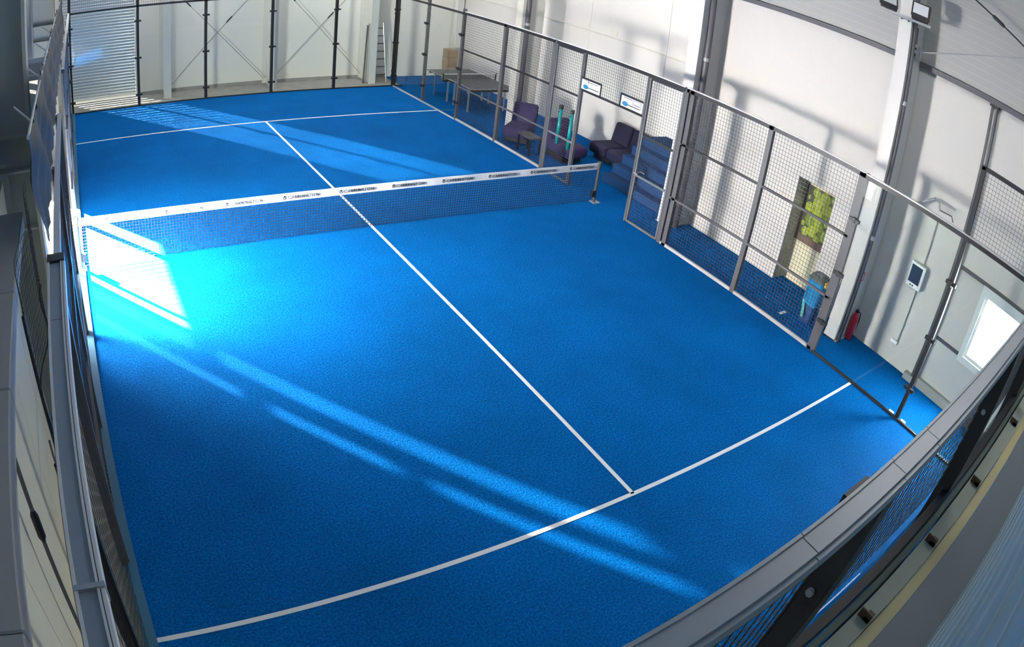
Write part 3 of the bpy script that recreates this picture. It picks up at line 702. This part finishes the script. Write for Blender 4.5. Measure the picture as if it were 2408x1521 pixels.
# control box with conduits
t = Thing('control_box', 'white wall box with dark screen beside the right wall conduit', 'control box', (11.44, 3.06, 1.45))
t.part('housing', B().rbox((11.43, 3.06, 1.65), 0.14, 0.33, 0.42, 0.01), WHITE)
t.part('screen', B().box(11.352, 11.36, 2.95, 3.19, 1.52, 1.82), SCREEN)
t.part('button', B().box(11.35, 11.36, 3.10, 3.13, 1.465, 1.49), BLACK); t.part('button', B().box(11.35, 11.36, 3.05, 3.08, 1.465, 1.49), BLACK)
t.part('conduit', B().tube([(11.48, 3.0, 1.86), (11.48, 3.0, 2.72)], 0.016, 8), STEELG); t.part('conduit', B().tube([(11.48, 2.99, 1.44), (11.48, 2.99, 0.42)], 0.014, 8), STEELG)
t.part('socket', B().rbox((11.47, 3.05, 0.40), 0.05, 0.16, 0.06, 0.01), WHITE)
t = Thing('pipe_bracket', 'bent grey pipe arm on the right wall above the control box', 'bracket', (11.4, 3.3, 2.72))
t.part('arm', B().tube([(11.47, 3.56, 2.70), (11.38, 3.50, 2.72), (11.36, 3.12, 2.99)], 0.028, 8), STEELG)
t.part('drop', B().tube([(11.36, 3.12, 2.99), (11.36, 3.03, 2.97), (11.36, 2.98, 2.86)], 0.018, 8), STEELG)
t.part('hook', B().tube([(11.36, 2.98, 2.86), (11.36, 2.72, 2.88), (11.36, 2.66, 2.80)], 0.011, 6), PIPE)
t.part('stay', B().tube([(11.36, 3.12, 2.99), (11.47, 2.7, 2.98)], 0.015, 6), STEELG)
single('wall_plate', B().box(13.03, 13.05, 13.30, 13.56, 3.05, 3.17), mat('yellowed_plate', (0.75, 0.73, 0.62), 0.5), 'small pale cover plate high on the recessed right wall', 'plate', (13.04, 13.43, 3.05))
# floodlights
t = Thing('floodlight_bar', 'steel bar holding the floodlights on the right column', 'bracket', (10.78, 4.05, 5.6))
t.part('bar', B().box(10.74, 10.80, 3.60, 4.50, 5.575, 5.615), STEELG)
for y in (4.06, 4.2): t.part('u_bolt', B().box(10.73, 10.86, y-0.01, y+0.01, 5.545, 5.57), ALU)
def flood(label, y, tilt, yaw):
    t = Thing('floodlight', label, 'floodlight', (10.72, y, 5.62), 'black floodlights')
    R = Matrix.Rotation(yaw, 3, 'Z') @ Matrix.Rotation(tilt, 3, 'Y')
    c = Vector((10.66, y, 5.80))
    def P(a, b, d): return c + R @ Vector((a, b, d))
    ax, ay, az = R @ Vector((1, 0, 0)), R @ Vector((0, 1, 0)), R @ Vector((0, 0, 1))
    t.part('housing', B().obox(P(0.03, 0, 0), ax*0.03, ay*0.17, az*0.125), BLACK)
    t.part('front_glass', B().obox(P(-0.003, 0, 0.012), ax*0.004, ay*0.14, az*0.09), LAMPG)
    t.part('driver', B().obox(P(0.02, 0, -0.148), ax*0.035, ay*0.15, az*0.024), BLACK)
    t.part('bracket', B().obox((10.72, y, 5.66), (0.02, 0, 0), (0, 0.08, 0), (0, 0, 0.04)), BLACK)
flood('black floodlight with pale glass, nearer one on the right column', 3.79, 0.25, 0.15)
flood('black floodlight at the frame top, farther one on the right column', 4.42, 0.25, 0.75)
t = Thing('cable_box', 'small white cable clamp box below the floodlights', 'box', (11.0, 3.98, 5.04))
t.part('housing', B().box(10.95, 11.07, 3.96, 4.0, 5.10, 5.24), WHITE); t.part('bolt', B().tube([(11.0, 3.96, 5.17), (11.0, 3.93, 5.17)], 0.02, 8), BLACK)
t.part('strut', B().box(10.96, 11.03, 3.94, 4.0, 5.24, 5.52), PIPE)
t.part('arm', B().box(10.94, 11.08, 3.95, 3.99, 5.04, 5.09), BLACK)

# ================================================================== LEFT EDGE
def left_col(label, y0, y1):
    t = Thing('steel_column', label, 'column', (-0.5, (y0+y1)/2, -0.012)); yc = (y0+y1)/2
    t.part('front_flange', B().box(-0.30, -0.265, y0, y1, -0.012, ZC), STEELC)
    t.part('web', B().box(-0.77, -0.30, yc-0.01, yc+0.01, -0.012, ZC), mat('lightened_grey_steel', (0.60, 0.62, 0.58), 0.5))  # web grey lightened in the colour, standing in for light missing here
    t.part('back_flange', B().box(-0.80, -0.77, y0, y1, -0.012, ZC), STEELG)
    for z in (2.35, 2.95, 3.3): t.part('stiffener', B().box(-0.77, -0.30, y0+0.01, yc-0.01, z, z+0.02), STEELC)
left_col('grey steel column with cream edge at the left frame side', 6.25, 6.50)
left_col('second grey steel column along the left wall, beyond the first', 15.2, 15.45)
for lb, y0, y1, cuts in (('long warm grey box duct along the left wall, nearest the camera', 0.2, 4.86, (0.2, 1.1, 2.55, 3.55, 3.95, 4.86)),
                         ('shorter grey box duct along the left wall beyond the first column', 6.9, 11.8, (6.9, 8.2, 9.3, 10.5, 11.8))):
    t = Thing('box_duct', lb, 'duct', (-0.5, (y0+y1)/2, 2.98))
    for i in range(len(cuts)-1): t.part('duct_segment', B().rbox((-0.53, (cuts[i]+cuts[i+1])/2, 3.04), 0.46, cuts[i+1]-cuts[i]-0.006, 0.12, 0.008, None, 1), DUCT)
    for y in cuts: t.part('wall_bracket', B().box(-0.76, -0.35, max(y-0.02, y0), min(y+0.02, y1), 2.93, 2.98), STEELG)
# tarpaulin above the left fence
t = Thing('grey_tarpaulin', 'wrinkled grey tarpaulin hung above the left mesh fence', 'tarpaulin', (-0.1, 10, 3.0))
tb = B(); NY, NZ = 120, 10
for i in range(NY+1):
    for k in range(NZ+1):
        y = 4.15+ 11.6*i/NY; z = 3.06+0.80*k/NZ
        x = -0.08 - 0.05*k/NZ + 0.03*math.sin(y*5+z*6)*math.sin(PI*k/NZ) + 0.015*math.sin(y*13-z*9)
        tb.v.append((x, y, z + (0.05*math.sin(y*2.2) if k == NZ else 0)))
for i in range(NY):
    for k in range(NZ):
        a = i*(NZ+1)+k; tb.f.append((a, a+NZ+1, a+NZ+2, a+1))
t.part('cloth', tb, TARP, smooth=True)
t.part('head_rope', B().tube([(-0.13, 4.15+11.6*i/30, 3.86) for i in range(31)], 0.01, 6), WHITE)
for y in (4.6, 6.2, 7.8, 9.4): t.part('eyelet_tie', B().tube([(-0.13, y, 3.86), (-0.265, y+0.15, 3.95)], 0.008, 5), WHITE)
for y, lb in ((8.3, 'white bracket arm above the left fence, nearer one'), (9.6, 'white bracket arm above the left fence, farther one')):
    t = Thing('support_bracket', lb, 'bracket', (-0.2, y, 3.5), 'white arms above the left fence')
    t.part('arm', B().box(-0.78, -0.22, y-0.03, y+0.03, 3.45, 3.51), WHITE); t.part('plate', B().box(-0.25, -0.22, y-0.06, y+0.06, 3.40, 3.56), WHITE)
# black net curtain
t = Thing('net_curtain', 'black net curtain hanging between the duct and left glass', 'net', (-0.15, 3.4, 2.85))
cb = B(); p_ = 0.05
def cx_(y): return -0.15 + 0.03*math.sin(y*6)
ny = int((4.1-2.35)/p_); nz = int(0.75/p_)
for i in range(ny+1):
    y = 2.35+p_*i; x = cx_(y); zb = 2.86+0.0*(y); cb.box(x-0.0007, x+0.0007, y-0.0007, y+0.0007, zb, zb+0.75)
for k in range(nz+1):
    z = 2.86+p_*k
    for i in range(ny):
        y = 2.35+p_*i; a, b = cx_(y), cx_(y+p_)
        cb.obox(((a+b)/2, y+p_/2, z), ((b-a)/2, p_/2, 0), (0.0009, 0, 0), (0, 0, 0.0009))
t.part('netting', cb, NETCORD)
t.part('edge_rope', B().tube([(cx_(2.35), 2.35, 2.84+0.03*i) for i in range(26)], 0.008, 6).tube([(cx_(2.35+0.1*i), 2.35+0.1*i, 2.86) for i in range(18)], 0.008, 6), BLACK)
t.part('cord', B().tube([(-0.15, 2.40, 2.86), (-0.16, 2.45, 2.72), (-0.16, 2.47, 2.64)], 0.006, 5), PIPE)
t.part('weight', B().tube([(-0.16, 2.47, 2.64), (-0.16, 2.48, 2.56)], 0.016, 8), BLACK)
# left bracing rod
t = Thing('wall_brace', 'dark diagonal bracing rod across the cream left wall', 'bracing', (-0.5, 3.0, 0.0))
rod(t, (-0.5, 3.08, 2.9), (-0.5, 2.87, 0.0), 0.016, 0.42, PIPE, BLACK, 0.03)
# steel ledges between the near end wall and the building wall
def ledge(label, y0, y1, z, h, material, clips=None, cm=None):
    t = Thing('steel_ledge', label, 'beam', (5, (y0+y1)/2, z-h))
    t.part('flange', B().box(-0.3, 11.38, y0, y1, z-0.02, z), material)
    t.part('web', B().box(-0.3, 11.38, (y0+y1)/2-0.01, (y0+y1)/2+0.01, z-h, z-0.02), material)
    for x in (clips or ()):
        t.part('clip', B().box(x-0.03, x+0.03, y0+0.01, y0+0.05, z, z+0.025).box(x-0.03, x-0.02, y0+0.01, y1-0.01, z, z+0.05), cm or WOOD)
ledge('broad grey steel beam along the near building wall', -0.55, -0.30, 3.0, 0.25, mat('slate_grey_steel', (0.19, 0.215, 0.22), 0.5))
ledge('sand coloured narrow beam beside the broad grey beam', -0.296, -0.222, 2.95, 0.2, SAND)
ledge('olive steel beam with brown clips behind the near end wall', -0.218, -0.12, 2.97, 0.18, OLIVE, (1.8, 2.75, 3.55, 4.4, 5.6, 7.0), WOOD)
print('tris', sum(len(p.vertices)-2 for o in bpy.data.objects if o.type == 'MESH' for p in o.data.polygons))
